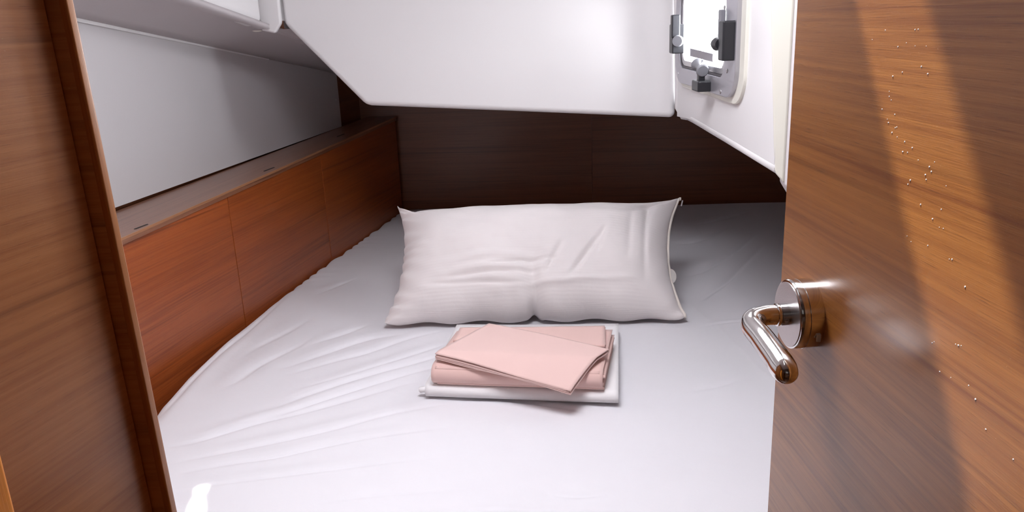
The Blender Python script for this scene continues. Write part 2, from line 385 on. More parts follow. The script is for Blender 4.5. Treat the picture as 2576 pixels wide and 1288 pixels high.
o = mesh_obj('ceiling_deck_filler', [fa + Vector((-.03, 0, .001)), Lfar + Vector((-.03, 0, .001)), Lfar + Vector((.3, 0, 0)), fa + Vector((.12, .05, 0))], [(0, 1, 2, 3)], M_deck); tag(o, kind='structure')
# thin outboard edge strip, proud of the liner near the door
A = Hn + HN * .012; B = hul(2.45) + Z * (hulltop(2.45)) + HN * .003
o = slab('trim_2', [A - Z * .010, B - Z * .002, B + Z * .004, A + Z * .003], -HN * .004, M_gel, bevel=.0012, seg=2); tag(o, kind='structure')
# coaming
wall_ = [Lnear, L2 + LDs * .08, L2 + LDs * .08 + Z * (TOP - L2.z), Vector((Lnear.x, Lnear.y, TOP))]
o = slab('trim_3', wall_, LN * -.06, M_gel, bevel=.024, seg=6); tag(o, kind='structure')
# corner piece between coaming and cockpit front
co = empty('trim_4', tuple(EF)); tag(co, kind='structure')
c0, c1, c2, c3 = on_m(668, 64), on_m(641, 74), on_m(697, 83), on_m(712, 58)
slab('corner_moulding', [c0, on_m(661, 76), on_m(697, 84), c3, Vector((c3.x + .01, c3.y, TOP)), Vector((on_m(640, 0).x, c0.y, TOP)), on_m(645, 38)], Vector((0, -.02, 0)), M_gel, co, bevel=.006, seg=4)
slab('corner_backing', [on_m(x, y) + Vector((0, .037, 0)) for x, y in ((702, 48), (748, 48), (735, 78), (728, 74), (706, 72))], (0, .01, 0), M_deck, co)
slab('corner_backing', [on_m(664, 52) + Vector((0, .012, 0)), on_m(760, 52) + Vector((0, .012, 0)), Vector((on_m(760, 0).x, on_m(760, 0).y + .012, TOP)), Vector((on_m(640, 0).x, on_m(640, 0).y + .012, TOP))], (0, .02, 0), M_gel, co)
tube('sealant_bead', smooth_path([on_m(629, 69), on_m(640, 75), on_m(655, 74), on_m(664, 66), on_m(676, 42), on_m(677, 5)]), .005, M_cream, co, n=10)
# ---------------- portlight
win = empty('window_1', tuple(hpt(1.63, PZ0))); tag(win, kind='structure')
N_ = -HTN
def hp2(y, z, d=0): return hpt(y, z) + N_ * d
ring_slab('flange', rrect(PY0 - .050, PY1 + .006, PZ0 - .010, PZ1 + .02, .055), rrect(GY0, GY1, GZ0, GZ1, .032), lambda y, z: hp2(y, z, .006), HTN * .007, M_cream, win, bevel=.002)
ring_slab('outer_frame', rrect(PY0 - .026, PY1, PZ0, PZ1, .052), rrect(GY0 - .002, GY1 + .002, GZ0 - .002, GZ1 + .002, .034), lambda y, z: hp2(y, z, .014), HTN * .012, M_alu, win, bevel=.003)
ring_slab('gasket', rrect(GY0 - .0015, GY1 + .0015, GZ0 - .0015, GZ1 + .0015, .034), rrect(GY0 + .003, GY1 - .003, GZ0 + .003, GZ1 - .003, .03), lambda y, z: hp2(y, z, .010), HTN * .01, M_gasket, win)
ring_slab('inner_frame', rrect(GY0 + .0035, GY1 - .0035, GZ0 + .0035, GZ1 - .0035, .03), rrect(GY0 + .014, GY1 - .014, GZ0 + .014, GZ1 - .012, .024), lambda y, z: hp2(y, z, .010), HTN * .012, M_brushed, win, bevel=.002)
rp = rrect(GY0 + .010, GY1 - .010, GZ0 + .010, GZ1 - .010, .022)
slab('pane', [hp2(*q, .004) for q in rp], HTN * .006, M_pane, win)
a, b, c, d = on_h(1743, 121), on_h(1801, 135), on_h(1800, 155), on_h(1743, 141)
slab('pane_label', [q + N_ * .0055 for q in (a, b, c, d)], N_ * .0006, M_label, win)
for (px, py) in ((1843, 18), (1849, 178), (1832, 230), (1790, 214), (1722, 185)):
    lathe('screw_head', on_h(px, py) + N_ * .0135, N_, [(0, .004), (.0012, .004), (.002, .0022), (.0014, .001)], M_brushed, win, n=14)
def latch(px, py, hw, hh, ax=None):
    """dog latch: body clamped on the frame"""
    return on_h(px, py)
# far latch
cl = on_h(1738, 96); b1 = obox('latch', cl + N_ * .030, HTD, Z, N_, .030, .060, .026, M_black, win, bevel=.003)
obox('lever', cl + N_ * .036 + Z * .026 - HTD * .010, HTD, Z, N_, .016, .046, .018, M_black, b1, bevel=.003)
lathe('knob', cl + N_ * .028 - Z * .004 - HTD * .014, -HTD + N_ * .6, [(0, .010), (.010, .012), (.014, .0105)], M_grey, b1, n=24)
# near latch
cl = on_h(1863, 101); b1 = obox('latch', cl + N_ * .022, HTD, Z, N_, .028, .066, .026, M_black, win, bevel=.003)
obox('lever', cl + N_ * .020 + Z * .024 + HTD * .046, HTD, Z, N_, .014, .055, .010, M_grey, b1, bevel=.002)
lathe('knob', cl + N_ * .030 - Z * .006 + HTD * .016, HTD, [(0, .009), (.016, .012), (.026, .010)], M_black, b1, n=24)
# bottom latch
cl = on_h(1798, 214); b1 = obox('latch', cl + N_ * .026, HTD, Z, N_, .048, .020, .026, M_black, win, bevel=.003)
obox('stem', cl + N_ * .026 + Z * .020 + HTD * .004, HTD, Z, N_, .016, .030, .012, M_black, b1, bevel=.002)
w1 = lathe('knob', cl + N_ * .026 + Z * .033 + HTD * .012, (HTD * 1 + Z * .25), [(-.022, .010), (-.019, .0125), (-.010, .008), (.0, .0062), (.012, .008), (.020, .0125), (.023, .011)], M_grey, b1, n=28)
# ---------------- upper ceiling / roof with made-up openings that shape the sun's door band and bed patch
def back_to(p, z): return p - SUN * ((z - p.z) / -SUN.z) * 1.0 if False else p + (-SUN) * ((z - p.z) / (-SUN.z))
DAZ = -3.0; DN = azn(DAZ); DD = azd(DAZ); DP = Vector((.211, .542, 1.087))
def on_d(px, py): return on_plane(px, py, DN, DP)
def line_at(a, b, z): return a.lerp(b, (z - a.z) / (b.z - a.z))
la, lb = on_d(2150, 0), on_d(2440, 1288); ra, rb = on_d(2330, 0), on_d(2500, 600)
hole1 = [back_to(q, TOP) for q in (line_at(la, lb, 1.45), line_at(ra, rb, 1.45), line_at(ra, rb, .75), line_at(la, lb, .75))]
spot = [(496, 1224), (522, 1221), (517, 1238), (508, 1248), (511, 1262), (513, 1280), (506, 1300), (474, 1300), (477, 1280), (484, 1262), (495, 1248), (492, 1236)]
hole2 = [back_to(at_z(px, py, BED), TOP) for px, py in spot]
outer = [(-1.7, .0), (1.5, .0), (1.5, 3.4), (-1.7, 3.4)]
def roof(name, outer, holes, z, th, mat):
    loops = [[Vector((q[0], q[1], 0)) for q in outer]] + [[Vector((q.x, q.y, 0)) for q in h] for h in holes]
    flat = [q for l in loops for q in l]; tris = tessellate_polygon(loops); n = len(flat)
    V = [Vector((q.x, q.y, z)) for q in flat] + [Vector((q.x, q.y, z + th)) for q in flat]
    F = [tuple(t) for t in tris] + [tuple(i + n for i in reversed(t)) for t in tris]
    s = 0
    for l in loops:
        k = len(l)
        for i in range(k): a, b = s + i, s + (i + 1) % k; F.append((a, b, b + n, a + n))
        s += k
    return mesh_obj(name, V, F, mat)
tag(roof('ceiling', outer, [hole1, hole2], TOP, .002, M_gel), kind='structure')
# ---------------- doorway: bulkhead wall at left, rebate and stop
JY = .60; LEAN = .017
def at_y(px, py, y): return on_plane(px, py, (0, 1, 0), (0, y, 0))
j_c = at_y(243, 660, JY); j_s = at_y(290, 648, JY)      # outer corner, inner corner of the rebate
FAZ = 15.0; FD = azd(FAZ); FN = azn(FAZ)
je = on_plane(311, 655, FN, Vector((j_s.x, JY, 0)))
c_ = Vector((j_c.x, JY, 0)); s_ = Vector((j_s.x, JY, 0)); e_ = Vector((je.x, je.y, 0))
fr = c_ - FD * 1.1
H1 = 1.74
o = slab('wall_front', [fr, c_, c_ + Z * H1, fr + Z * H1], -FN * .03, M_jamb, uv=(FD, Z, (0, 0)), bevel=.0006, seg=1); tag(o, kind='structure')
o = slab('trim_5', [c_ + Vector((-.02, .0012, 0)), s_ + Vector((0, .0012, 0)), s_ + Vector((0, .0012, H1)), c_ + Vector((-.02, .0012, H1))], (0, .006, 0), M_jamb, uv=((1, 0, 0), Z, (0, 0))); tag(o, kind='structure')
# stop strip with a softened edge
o = slab('trim_6', [s_ + Vector((.0002, -.0005, 0)), e_ + Vector((0, 0, 0)), e_ + Vector((-.03, .004, 0)), s_ + Vector((-.03, .0085, 0))], (0, 0, H1), M_jamb, uv=(Z, FD, (0, .3)), bevel=.0018, seg=3); tag(o, kind='structure')
# cabin side of that bulkhead
o = slab('wall_front_cabin', [Vector((-1.5, JY + .012, 0)), Vector((e_.x - .03, JY + .012, 0)), Vector((e_.x - .03, JY + .012, TOP)), Vector((-1.5, JY + .012, TOP))], (0, .006, 0), M_gel); tag(o, kind='structure')
for nm_ in ('wall_front', 'trim_5', 'trim_6'):
    for v in bpy.data.objects[nm_].data.vertices: v.co.x += LEAN * (1.28 - v.co.z)
# near post at lower left, close to the camera
pq = at_y(48, 1288, .30)
o = box('trim_7', (pq.x - .06, .24, 0), (pq.x, .30, 1.30), M_post, uv=(Z, (1, 0, 0), (0, 0)), bevel=.004); tag(o, kind='structure')
# ---------------- rest of the shell (saloon side, floor, far sides)
for name, lo, hi, mt in (('floor', (-1.7, -1.9, -.02), (1.5, 3.4, 0), M_floor),
                         ('wall_right', (1.2, -.1, 0), (1.22, 3.2, 1.13), M_back),
                         ('wall_right_fore', (1.2, -.1, 1.13), (1.22, 1.24, TOP), M_gel),
                         ('wall_saloon_left', (-1.72, -1.9, 0), (-1.7, .62, 2.0), M_jamb),
                         ('wall_saloon_right', (1.5, -1.9, 0), (1.52, .1, 2.0), M_jamb),
                         ('wall_saloon_back', (-1.7, -1.92, 0), (1.5, -1.9, 2.0), M_jamb),
                         ('ceiling_saloon', (-1.7, -1.9, 1.98), (1.5, .02, 2.0), M_deck),
                         ('wall_header', (-1.7, .0, TOP), (1.5, .015, 2.0), M_gel)):
    tag(box(name, lo, hi, mt, uv=((0, 1, 0), Z, (0, 0))), kind='structure')
hinge = DP + DD * (-.50); hinge.z = 0
o = slab('wall_front_right', [hinge + Vector((.02, 0, 0)), Vector((1.5, hinge.y, 0)), Vector((1.5, hinge.y, TOP)), hinge + Vector((.02, 0, TOP))], (0, .02, 0), M_jamb, uv=((1, 0, 0), Z, (0, 0))); tag(o, kind='structure')

# ================================================================ DOOR
fe = on_d(1967, 660); fe.z = 0
door = empty('door_1', tuple(hinge)); tag(door, kind='structure')
dz0, dz1 = .10, 1.73
slab('door_leaf', [hinge + Z * dz0, fe + Z * dz0, fe + Z * dz1, hinge + Z * dz1], DN * .020, M_door, door, uv=(DD, Z, (.2, .1)), bevel=.0008, seg=2)
hc = on_d(2038, 787)
OUT = -DN
ros = lathe('rosette', hc, OUT, [(0, .0250), (.0095, .0250), (.0098, .0246), (.0102, .0250), (.0150, .0250), (.0162, .0244), (.0164, .0236), (.0160, .0)], M_chrome, door, n=72)
lathe('face_plate', hc + OUT * .0163, OUT, [(0, .0232), (.0007, .0232), (.0008, .0)], M_brushed, ros, n=60)
obox('lock_mark', hc + OUT * .004 - DD * .0247 + Z * (-.009), DD, Z, OUT, .0012, .0055, .0032, M_white, ros, bevel=.0004)
r0 = .0066
lv = empty('lever', (0, 0, 0), door)
n0 = hc + OUT * .016
bend = hc + OUT * .044
tip = on_plane(1974, 932, DN, bend - DN * .0 + OUT * -.0)
path = smooth_path([n0, hc + OUT * .024, hc + OUT * .033, hc + OUT * .0425 - DD * .0035 - Z * .001, bend - DD * .012 - Z * .0035 + OUT * .0015, bend.lerp(tip, .45) + OUT * .001, bend.lerp(tip, .8), tip], 10)
nn = len(path); rr = []
for i in range(nn):
    t = i / (nn - 1); rr.append(.0072 + .0018 * max(0, (t - .35) / .65) ** .8)
for k, f in enumerate((.97, .88, .72, .42, .12)): rr[nn - 5 + k] = rr[nn - 6] * f
tl = (path[-1] - path[-2]).normalized()
ext = [path[-1] + tl * d for d in (.0015, .003, .0042, .0050, .0054)]
path2 = path[:-5] + [path[-6] + tl * d for d in (.004, .008, .0115, .0140, .0150)]
lev = tube('lever_bar', path2, rr, M_chrome, door, n=32)
bpy.data.objects.remove(lv)
lathe('collar', hc + OUT * .0165, OUT, [(0, .0080), (.006, .0080), (.0062, .0074), (.0068, .0074), (.007, .0082), (.0085, .0082), (.009, .0074)], M_chrome, lev, n=40)
lathe('grub_screw', hc + OUT * .030 - DD * .0058 - Z * .001, -DD, [(0, .0022), (.0008, .0022), (.0009, .0012), (.0003, .0)], M_brushed, lev, n=16)
lathe('grub_screw', hc + OUT * .020 - DD * .0074 - Z * .002, -DD, [(0, .0018), (.0008, .0018), (.0009, .0010), (.0003, .0)], M_brushed, lev, n=16)
# water droplets / dust glints on the door
drops = [(2227, 76), (2310, 74), (2302, 75), (2194, 100), (2302, 116), (2330, 116), (2259, 118), (2280, 108), (2318, 168), (2270, 182), (2246, 192), (2334, 186), (2237, 230), (2237, 243), (2242, 252), (2219, 275), (2251, 288), (2232, 300), (2235, 309), (2252, 322), (2256, 320), (2244, 334), (2257, 345), (2276, 357), (2295, 372), (2271, 382), (2283, 384), (2310, 403), (2351, 408), (2338, 420), (2328, 440), (2343, 432), (2330, 452), (2290, 454), (2284, 464), (2380, 468), (2316, 515), (2346, 551), (2368, 527), (2363, 572), (2373, 575), (2282, 594), (2292, 608), (2334, 618), (2388, 652), (2395, 653), (2428, 722), (2350, 860), (2345, 863), (2411, 869), (2404, 866), (2418, 870), (2364, 935), (2392, 950), (2437, 970), (2454, 1005), (2549, 1156), (2480, 1080)]
dm = bpy.data.meshes.new('water_spot'); bm = bmesh.new(); bmesh.ops.create_icosphere(bm, subdivisions=2, radius=1); bm.to_mesh(dm); bm.free()
for q in dm.polygons: q.use_smooth = True
M_drop = plain('dried_spray', (.85, .88, .95), .06, coat=1, spec=1.0); dm.materials.append(M_drop)
BASEM = None
for i, (px, py) in enumerate(drops):
    o = bpy.data.objects.new('water_spot', dm); COL.objects.link(o); o.parent = door
    q = on_d(px, py); r_ = random.uniform(.0003, .00065)
    rot = OUT.to_track_quat('Z', 'Y').to_matrix().to_4x4()
    o.matrix_parent_inverse = Matrix.Translation(-Vector(hinge))
    o.matrix_basis = Matrix.Translation(q) @ rot @ Matrix.Diagonal((r_, r_ * random.uniform(.7, 1.2), r_ * .5, 1))

# ================================================================ BERTH
out_px = [(385, 1030), (398, 1012), (416, 994), (462, 945), (518, 894), (560, 856), (605, 820), (680, 757), (735, 716), (770, 690), (800, 668), (840, 640), (900, 600), (945, 570), (985, 545)]
op = [at_z(px, py, BED) for px, py in out_px]
lx = [(.88, -.66), (1.1, -.69), (1.25, -.70)] + [(q.y, q.x) for q in op] + [(3.05, pan(3.05).x + .01)]
lx = [(y, min(x, 9)) for y, x in lx]
LY = np.array([q[0] for q in lx]); LX = np.array([q[1] for q in lx])
def left_x(y): return np.interp(y, LY, LX)
NYv, NXv = 520, 420
ys = np.linspace(.90, 3.03, NYv)
tt = np.linspace(0, 1, NXv); tt = np.where(tt < .8, tt * .92, .736 + (tt - .8) * (1 - .736) / .2)   # finer toward the visible left
Yg = np.repeat(ys[:, None], NXv, 1)
xl = left_x(ys); xl = np.maximum(xl, np.array([pan(y).x + .006 for y in ys]))
back_y = np.array([0])
Xg = xl[:, None] + (1.16 - xl)[:, None] * tt[None, :]
Zg = np.full_like(Xg, BED)
sc_ = 2.7525
def cpx(x, y): return (380 + x / sc_, 820 + y / sc_)
FO = []
def fold(pts, A, w_, crop=True, up=.7):
    P = [at_z(*(cpx(*q) if crop else q), BED) for q in pts]; FO.append((np.array([(q.x, q.y) for q in P]), A, w_, up))
fold([(40, 850), (300, 800), (500, 735), (760, 660), (1100, 585), (1500, 475), (1850, 375)], .0045, .014)
fold([(80, 960), (420, 890), (900, 790), (1300, 700), (1700, 600), (2200, 520)], .0032, .012)
fold([(100, 1042), (500, 960), (860, 905), (1200, 830), (1600, 760), (2200, 690)], .0034, .011)
fold([(120, 1142), (500, 1090), (800, 1050), (1200, 1000), (1700, 940), (2200, 890)], .0024, .010)
fold([(600, 680), (900, 610), (1300, 480), (1700, 350), (2050, 260)], .0048, .013)
fold([(800, 590), (1100, 470), (1500, 340), (1900, 230), (2200, 150)], .0040, .014)
fold([(1000, 440), (1300, 360), (1650, 250), (1950, 150), (2150, 100)], .0036, .011)
fold([(900, 350), (1300, 235), (1500, 180), (1800, 80), (2100, 20)], .0038, .013)
fold([(900, 300), (1150, 210), (1400, 120), (1560, 80), (1750, 60)], .0040, .016)
fold([(1100, 130), (1250, 80), (1400, 30), (1530, -20)], .0030, .014)
fold([(450, 440), (600, 380), (760, 270), (1000, 150), (1150, 60)], .0026, .018)
fold([(600, 230), (750, 140), (950, 40), (1150, -80)], .0022, .020)
fold([(20, 640), (150, 520), (300, 350), (480, 180), (650, 50), (800, -80), (960, -230)], .0050, .014, up=.9)
fold([(1100, 1240), (1500, 1180), (2200, 1130)], .0016, .014)
fold([(740, 690), (800, 660), (850, 605), (905, 585), (940, 545)], .0060, .022, False)
fold([(790, 745), (850, 720), (900, 700)], .0022, .012, False)
fold([(1702, 615), (1750, 605), (1800, 580), (1850, 540)], .0050, .018, False)
fold([(1720, 700), (1780, 680), (1850, 630), (1900, 580)], .0050, .02, False)
fold([(1760, 760), (1800, 730), (1850, 690), (1930, 600)], .0060, .022, False)
fold([(1730, 560), (1800, 545), (1880, 520)], .0040, .02, False)
fold([(1760, 824), (1830, 812), (1900, 806)], .0016, .006, False)
fold([(1360, 1240), (1450, 1246), (1540, 1238)], .0030, .016, False)
fold([(1080, 1010), (1250, 1006), (1420, 1024), (1480, 1040)], .003, .014, False, up=.2)
fold([(1700, 985), (1800, 970), (1900, 940)], .0020, .02, False)
fold([(1000, 1280), (1300, 1276), (1600, 1284)], .0020, .016, False)
def seg_d(X, Y, P):
    best = np.full(X.shape, 9.); sgn = np.zeros(X.shape); tpar = np.zeros(X.shape); L_ = len(P) - 1
    for i in range(L_):
        a, b = P[i], P[i + 1]; d = b - a; l2 = (d ** 2).sum()
        t = np.clip(((X - a[0]) * d[0] + (Y - a[1]) * d[1]) / l2, 0, 1)
        dx = X - a[0] - t * d[0]; dy = Y - a[1] - t * d[1]; D = np.hypot(dx, dy)
        s = np.sign(d[0] * (Y - a[1]) - d[1] * (X - a[0]))
        m_ = D < best; best = np.where(m_, D, best); sgn = np.where(m_, s, sgn); tpar = np.where(m_, (i + t) / L_, tpar)
    return best, sgn, tpar
for P, A, w_, up in FO:
    A *= 1.2
    t_ = np.linspace(0, len(P) - 1, 6 * (len(P) - 1) + 1)
    # smooth polyline
    Q = np.array([[v.x, v.y] for v in smooth_path([Vector((a, b, 0)) for a, b in P], 4)])
    D, S, T = seg_d(Xg, Yg, Q); sd2 = D * S
    tap = np.clip(np.minimum(T, 1 - T) / .42, 0, 1) ** 1.1
    Zg += A * tap * (-1.1 * np.exp(-(sd2 / (w_ * .38)) ** 2) + up * np.exp(-((sd2 - 1.6 * w_) / (w_ * 1.2)) ** 2) + up * .5 * np.exp(-((sd2 + 1.5 * w_) / (w_ * 1.1)) ** 2))
# soft unevenness
for i in range(0, NYv):
    pass
nzs = [(random.uniform(2, 9), random.uniform(3, 12), random.uniform(0, 6), random.uniform(0, 6)) for _ in range(8)]
for a, b, c, d in nzs: Zg += .0008 * np.sin(Xg * a * 1.2 + c + np.sin(Yg * b * .5)) * np.sin(Yg * b + d)
# fullness behind the pillow
Zg += .030 * np.exp(-((Xg - .10) / .33) ** 4) * np.exp(-((Yg - 2.55) / .34) ** 4)
hump = .13 * np.exp(-((Xg - .045) / .27) ** 6) * np.exp(-((Yg - 2.17) / .15) ** 4); Zg += hump
# edges roll down
dl = Xg - xl[:, None]
def roll(d, r, h): return np.where(d < r, -h * (1 - np.sqrt(np.clip(1 - (1 - d / r) ** 2, 0, 1))), 0)
puck = .35 + .25 * np.sin(Yg * 60 + np.sin(Yg * 23) * 2)
nearw = np.clip((Yg - 1.95) / .3, 0, 1)
Zg += roll(dl, .045, .030) * (1 - .4 * nearw) + .004 * nearw * np.sin(Yg * 95 + 3 * np.sin(Yg * 17)) * np.exp(-dl / .03)
Zg += roll(Yg - .90, .05, .04) + roll(1.16 - Xg, .05, .04)
Zg += roll(3.03 - Yg, .05, .02)
# back edge follows the back wall
Yb = np.array([back(x).y for x in np.linspace(-1, 1.3, 3)])
kx = (BACK_D.y / BACK_D.x); ymax = BACK_A.y + kx * (Xg - BACK_A.x) - .008
Ysc = .90 + (Yg - .90) * (ymax - .90) / (3.03 - .90)
Yw = Ysc
W3 = np.clip((Yg - 2.2) / .8, 0, 1); Yfin = Yg * (1 - W3) + Ysc * W3
Xfin = np.maximum(Xg, np.array([pan(y).x for y in Yfin.ravel()]).reshape(Yfin.shape) + .004)
V = np.stack([Xfin, Yfin, Zg], -1).reshape(-1, 3)
idx = np.arange(NYv * NXv).reshape(NYv, NXv)
F = np.stack([idx[:-1, :-1], idx[:-1, 1:], idx[1:, 1:], idx[1:, :-1]], -1).reshape(-1, 4)
# skirts down the four sides
def skirt(loop, V, F, drop=.12):
    base = len(V); lowv = V[loop].copy(); lowv[:, 2] = BED - drop; V = np.vstack([V, lowv]); n = len(loop)
    F = np.vstack([F, np.array([(loop[i], base + i, base + (i + 1) % n, loop[(i + 1) % n]) for i in range(n)])]); return V, F
loop = np.concatenate([idx[0, :-1], idx[:-1, -1], idx[-1, ::-1][:-1], idx[::-1, 0][:-1]])
V, F = skirt(loop, V, F)
matt = empty('mattress', (.2, 1.9, BED - .13)); tag(matt, 'wide berth mattress in a creased white fitted sheet filling the cabin', 'mattress')
me = bpy.data.meshes.new('fitted_sheet'); me.vertices.add(len(V)); me.vertices.foreach_set('co', V.astype(np.float32).ravel())
me.loops.add(len(F) * 4); me.loops.foreach_set('vertex_index', F.astype(np.int32).ravel())
me.polygons.add(len(F)); me.polygons.foreach_set('loop_start', np.arange(0, len(F) * 4, 4, dtype=np.int32)); me.update(calc_edges=True)
me.polygons.foreach_set('use_smooth', np.ones(len(F), bool)); me.materials.append(M_sheet)
o = bpy.data.objects.new('fitted_sheet', me); COL.objects.link(o); o.parent = matt; o.matrix_parent_inverse = Matrix.Translation(-Vector(matt.location))
ylist = [.92, 1.3, 1.7, 2.2, 2.9]
mc = [Vector((float(max(left_x(y), pan(y).x)) + .03, y, BED - .13)) for y in ylist] + [Vector((1.13, 2.86, BED - .13)), Vector((1.13, .92, BED - .13))]
slab('mattress_core', mc, (0, 0, .075), M_matt, matt, bevel=.02)
bb = [Vector((pan(.88).x + .004, .88, 0)), Vector((pan(2.98).x + .004, 2.98, 0)), Vector((1.17, 2.89, 0)), Vector((1.17, .88, 0))]
base = slab('berth_base', [v for v in bb], (0, 0, BED - .135), M_lock, uv=((1, 0, 0), Z, (0, 0)), bevel=.002)
tag(base, 'teak berth base box carrying the wide mattress', 'bed base')

# ================================================================ PILLOW
BL, BR = at_z(958, 819, BED + .012), at_z(1730, 806, BED + .012)
TL, TR = on_plane(993, 512, (0, 1, 0), (0, 2.045, 0)), on_plane(1712, 494, (0, 1, 0), (0, 2.00, 0))
pil = empty('pillow', tuple((BL + BR) / 2)); tag(pil, 'plump ivory pillow leaning at the head of the white berth', 'pillow')
NU, NV = 240, 130
nrm = ((BR - BL).cross(TL - BL)).normalized()
if nrm.z < 0: nrm = -nrm
xdir = (BR - BL).normalized(); ydir = (TL - BL).normalized()
def pil_pt(u, v, side):
    s, t = (u + 1) / 2, (v + 1) / 2
    p = BL.lerp(BR, s).lerp(TL.lerp(TR, s), t)
    p = p - xdir * (u * abs(u) ** 2 * .040 * (1 - v * v) ** .8)       # sides drawn in
    p = p + ydir * (-v * abs(v) ** 3 * (.060 if v > 0 else .006) * (1 - abs(u) ** (7 if v > 0 and u < 0 else 3)))
    au, av = abs(u), abs(v)
    p = p - (xdir * (.008 if u > 0 else -.008) + ydir * (.008 if v > 0 else -.008)) * (au * av) ** 30
    prof = (1 - au ** 3.2) ** .62 * (1 - av ** 2.6) ** .60
    T = .102 if side > 0 else .045
    h = T * prof
    if side > 0:
        q = Vector((u * 3.1, v * 2.0, .3))
        h += .008 * prof * noise.noise(q * 1.3) + .0015 * prof * noise.noise(q * 4)
        # pucker along the left side seam
        g = math.exp(-((1 + u) / .11) ** 1.3); h += .0068 * g * math.sin(v * 34 + 2.2 * math.sin(v * 7) + u * 24) * (1 - av ** 6)
        g = math.exp(-((1 - u) / .07) ** 1.3); h -= .010 * math.exp(-((u - .80) / .05) ** 2 - ((v - .62) / .25) ** 2) * prof; h += .0022 * g * math.sin(v * 21 + 2 * math.sin(v * 5) - u * 30) * (1 - av ** 6)
        # crease rising from the notch
        uc = .015 + .03 * math.sin(v * 4); d = u - uc - .02 * (v + 1)
        k = math.exp(-((v + 1) / .75) ** 2)
        h += .0022 * math.sin(v * 38 + 1.5 * math.sin(u * 6)) * math.exp(-((u + .28) / .26) ** 2 - ((v + .38) / .26) ** 2)
        h += -.014 * k * math.exp(-(d / .045) ** 2) + .007 * k * math.exp(-((d - .10) / .06) ** 2) + .004 * k * math.exp(-((d + .09) / .05) ** 2)
        for (u0, v0, du, dv, A, ww) in ((.14, -.30, .05, .22, -.004, .016), (.36, -.22, .09, .28, -.005, .018), (.45, -.05, .03, .2, -.003, .015), (-.38, -.62, .30, -.03, -.0025, .02), (-.25, -.5, .35, .02, -.002, .02), (-.05, -.35, .22, .05, -.003, .018), (.3, -.62, .35, .05, .003, .03), (.66, .15, .02, .45, -.002, .02), (.78, 0.1, .02, .6, -.0025, .02), (.80, .72, .14, .18, -.007, .03), (-.86, .86, .12, .10, -.007, .03), (-.5, .90, .5, .02, -.003, .018)):
            Lq = math.hypot(du, dv); a_ = ((u - u0) * du + (v - v0) * dv) / Lq ** 2; b_ = ((u - u0) * dv - (v - v0) * du) / Lq
            h += 1.7 * A * math.exp(-(b_ / ww / 1.3) ** 2) * math.exp(-(a_ / 1.0) ** 4) * min(1, prof * 2)
        # gathered corners
        h += .006 * math.exp(-((1 - au) / .12) ** 2 - ((1 - av) / .2) ** 2) * math.sin((u * 11 - v * 9) * 3)*.5
    # notch in the lower seam
    if v < 0: p = p + ydir * (.016 * math.exp(-((u - .015) / .03) ** 2) * max(0, -v) ** 4) + ydir * (.004 * math.sin(u * 17 + 1) * max(0, -v) ** 4 * (1 - u ** 6))
    return p + nrm * (side * h)
V = []; F = []
us = [math.sin(math.pi / 2 * (2 * i / NU - 1)) * .55 + (2 * i / NU - 1) * .45 for i in range(NU + 1)]
vs = [math.sin(math.pi / 2 * (2 * j / NV - 1)) * .55 + (2 * j / NV - 1) * .45 for j in range(NV + 1)]
def gi(i, j): return j * (NU + 1) + i
for j in range(NV + 1):
    for i in range(NU + 1): V.append(pil_pt(us[i], vs[j], 1))
off = len(V); bmap = {}
for j in range(NV + 1):
    for i in range(NU + 1):
        if i in (0, NU) or j in (0, NV): bmap[(i, j)] = gi(i, j)
        else: bmap[(i, j)] = len(V); V.append(pil_pt(us[i], vs[j], -1))
for j in range(NV):
    for i in range(NU):
        F.append((gi(i, j), gi(i + 1, j), gi(i + 1, j + 1), gi(i, j + 1)))
        F.append((bmap[(i, j)], bmap[(i, j + 1)], bmap[(i + 1, j + 1)], bmap[(i + 1, j)]))
pc = mesh_obj('pillowcase', V, F, M_pillow, pil, smooth=True, uv=(xdir, ydir, (0, 0)))
seam = [pil_pt(1, v, 1) + nrm * (.004 * math.sin(v * 6)) + xdir * .002 for v in np.linspace(1.0, -1.0, 60)]
tube('zip_piping', seam, .0032, M_pipe, pil, n=10)
zt = seam[0] + xdir * .004
zp = empty('zip', (0, 0, 0)); bpy.data.objects.remove(zp)
sl_ = obox('zip_slider', zt + Z * .001, xdir, Z, nrm, .006, .007, .004, M_pipe, pil, bevel=.001)
obox('zip_pull', zt + xdir * .005 - Z * .010, xdir - Z * .2, Z + xdir * .2, Vector((0, 1, 0)), .0035, .015, .0015, M_brushed, pil, bevel=.0005)
tp = pil_pt(1, -.32, 1) + xdir * .004
tg = []
for k in range(14):
    a = -math.pi / 2 + math.pi * k / 13; tg.append(tp + xdir * (.012 * math.cos(a)) + ydir * (.020 * math.sin(a)))
slab('care_tag', tg, nrm * .0008, M_clear, pil)


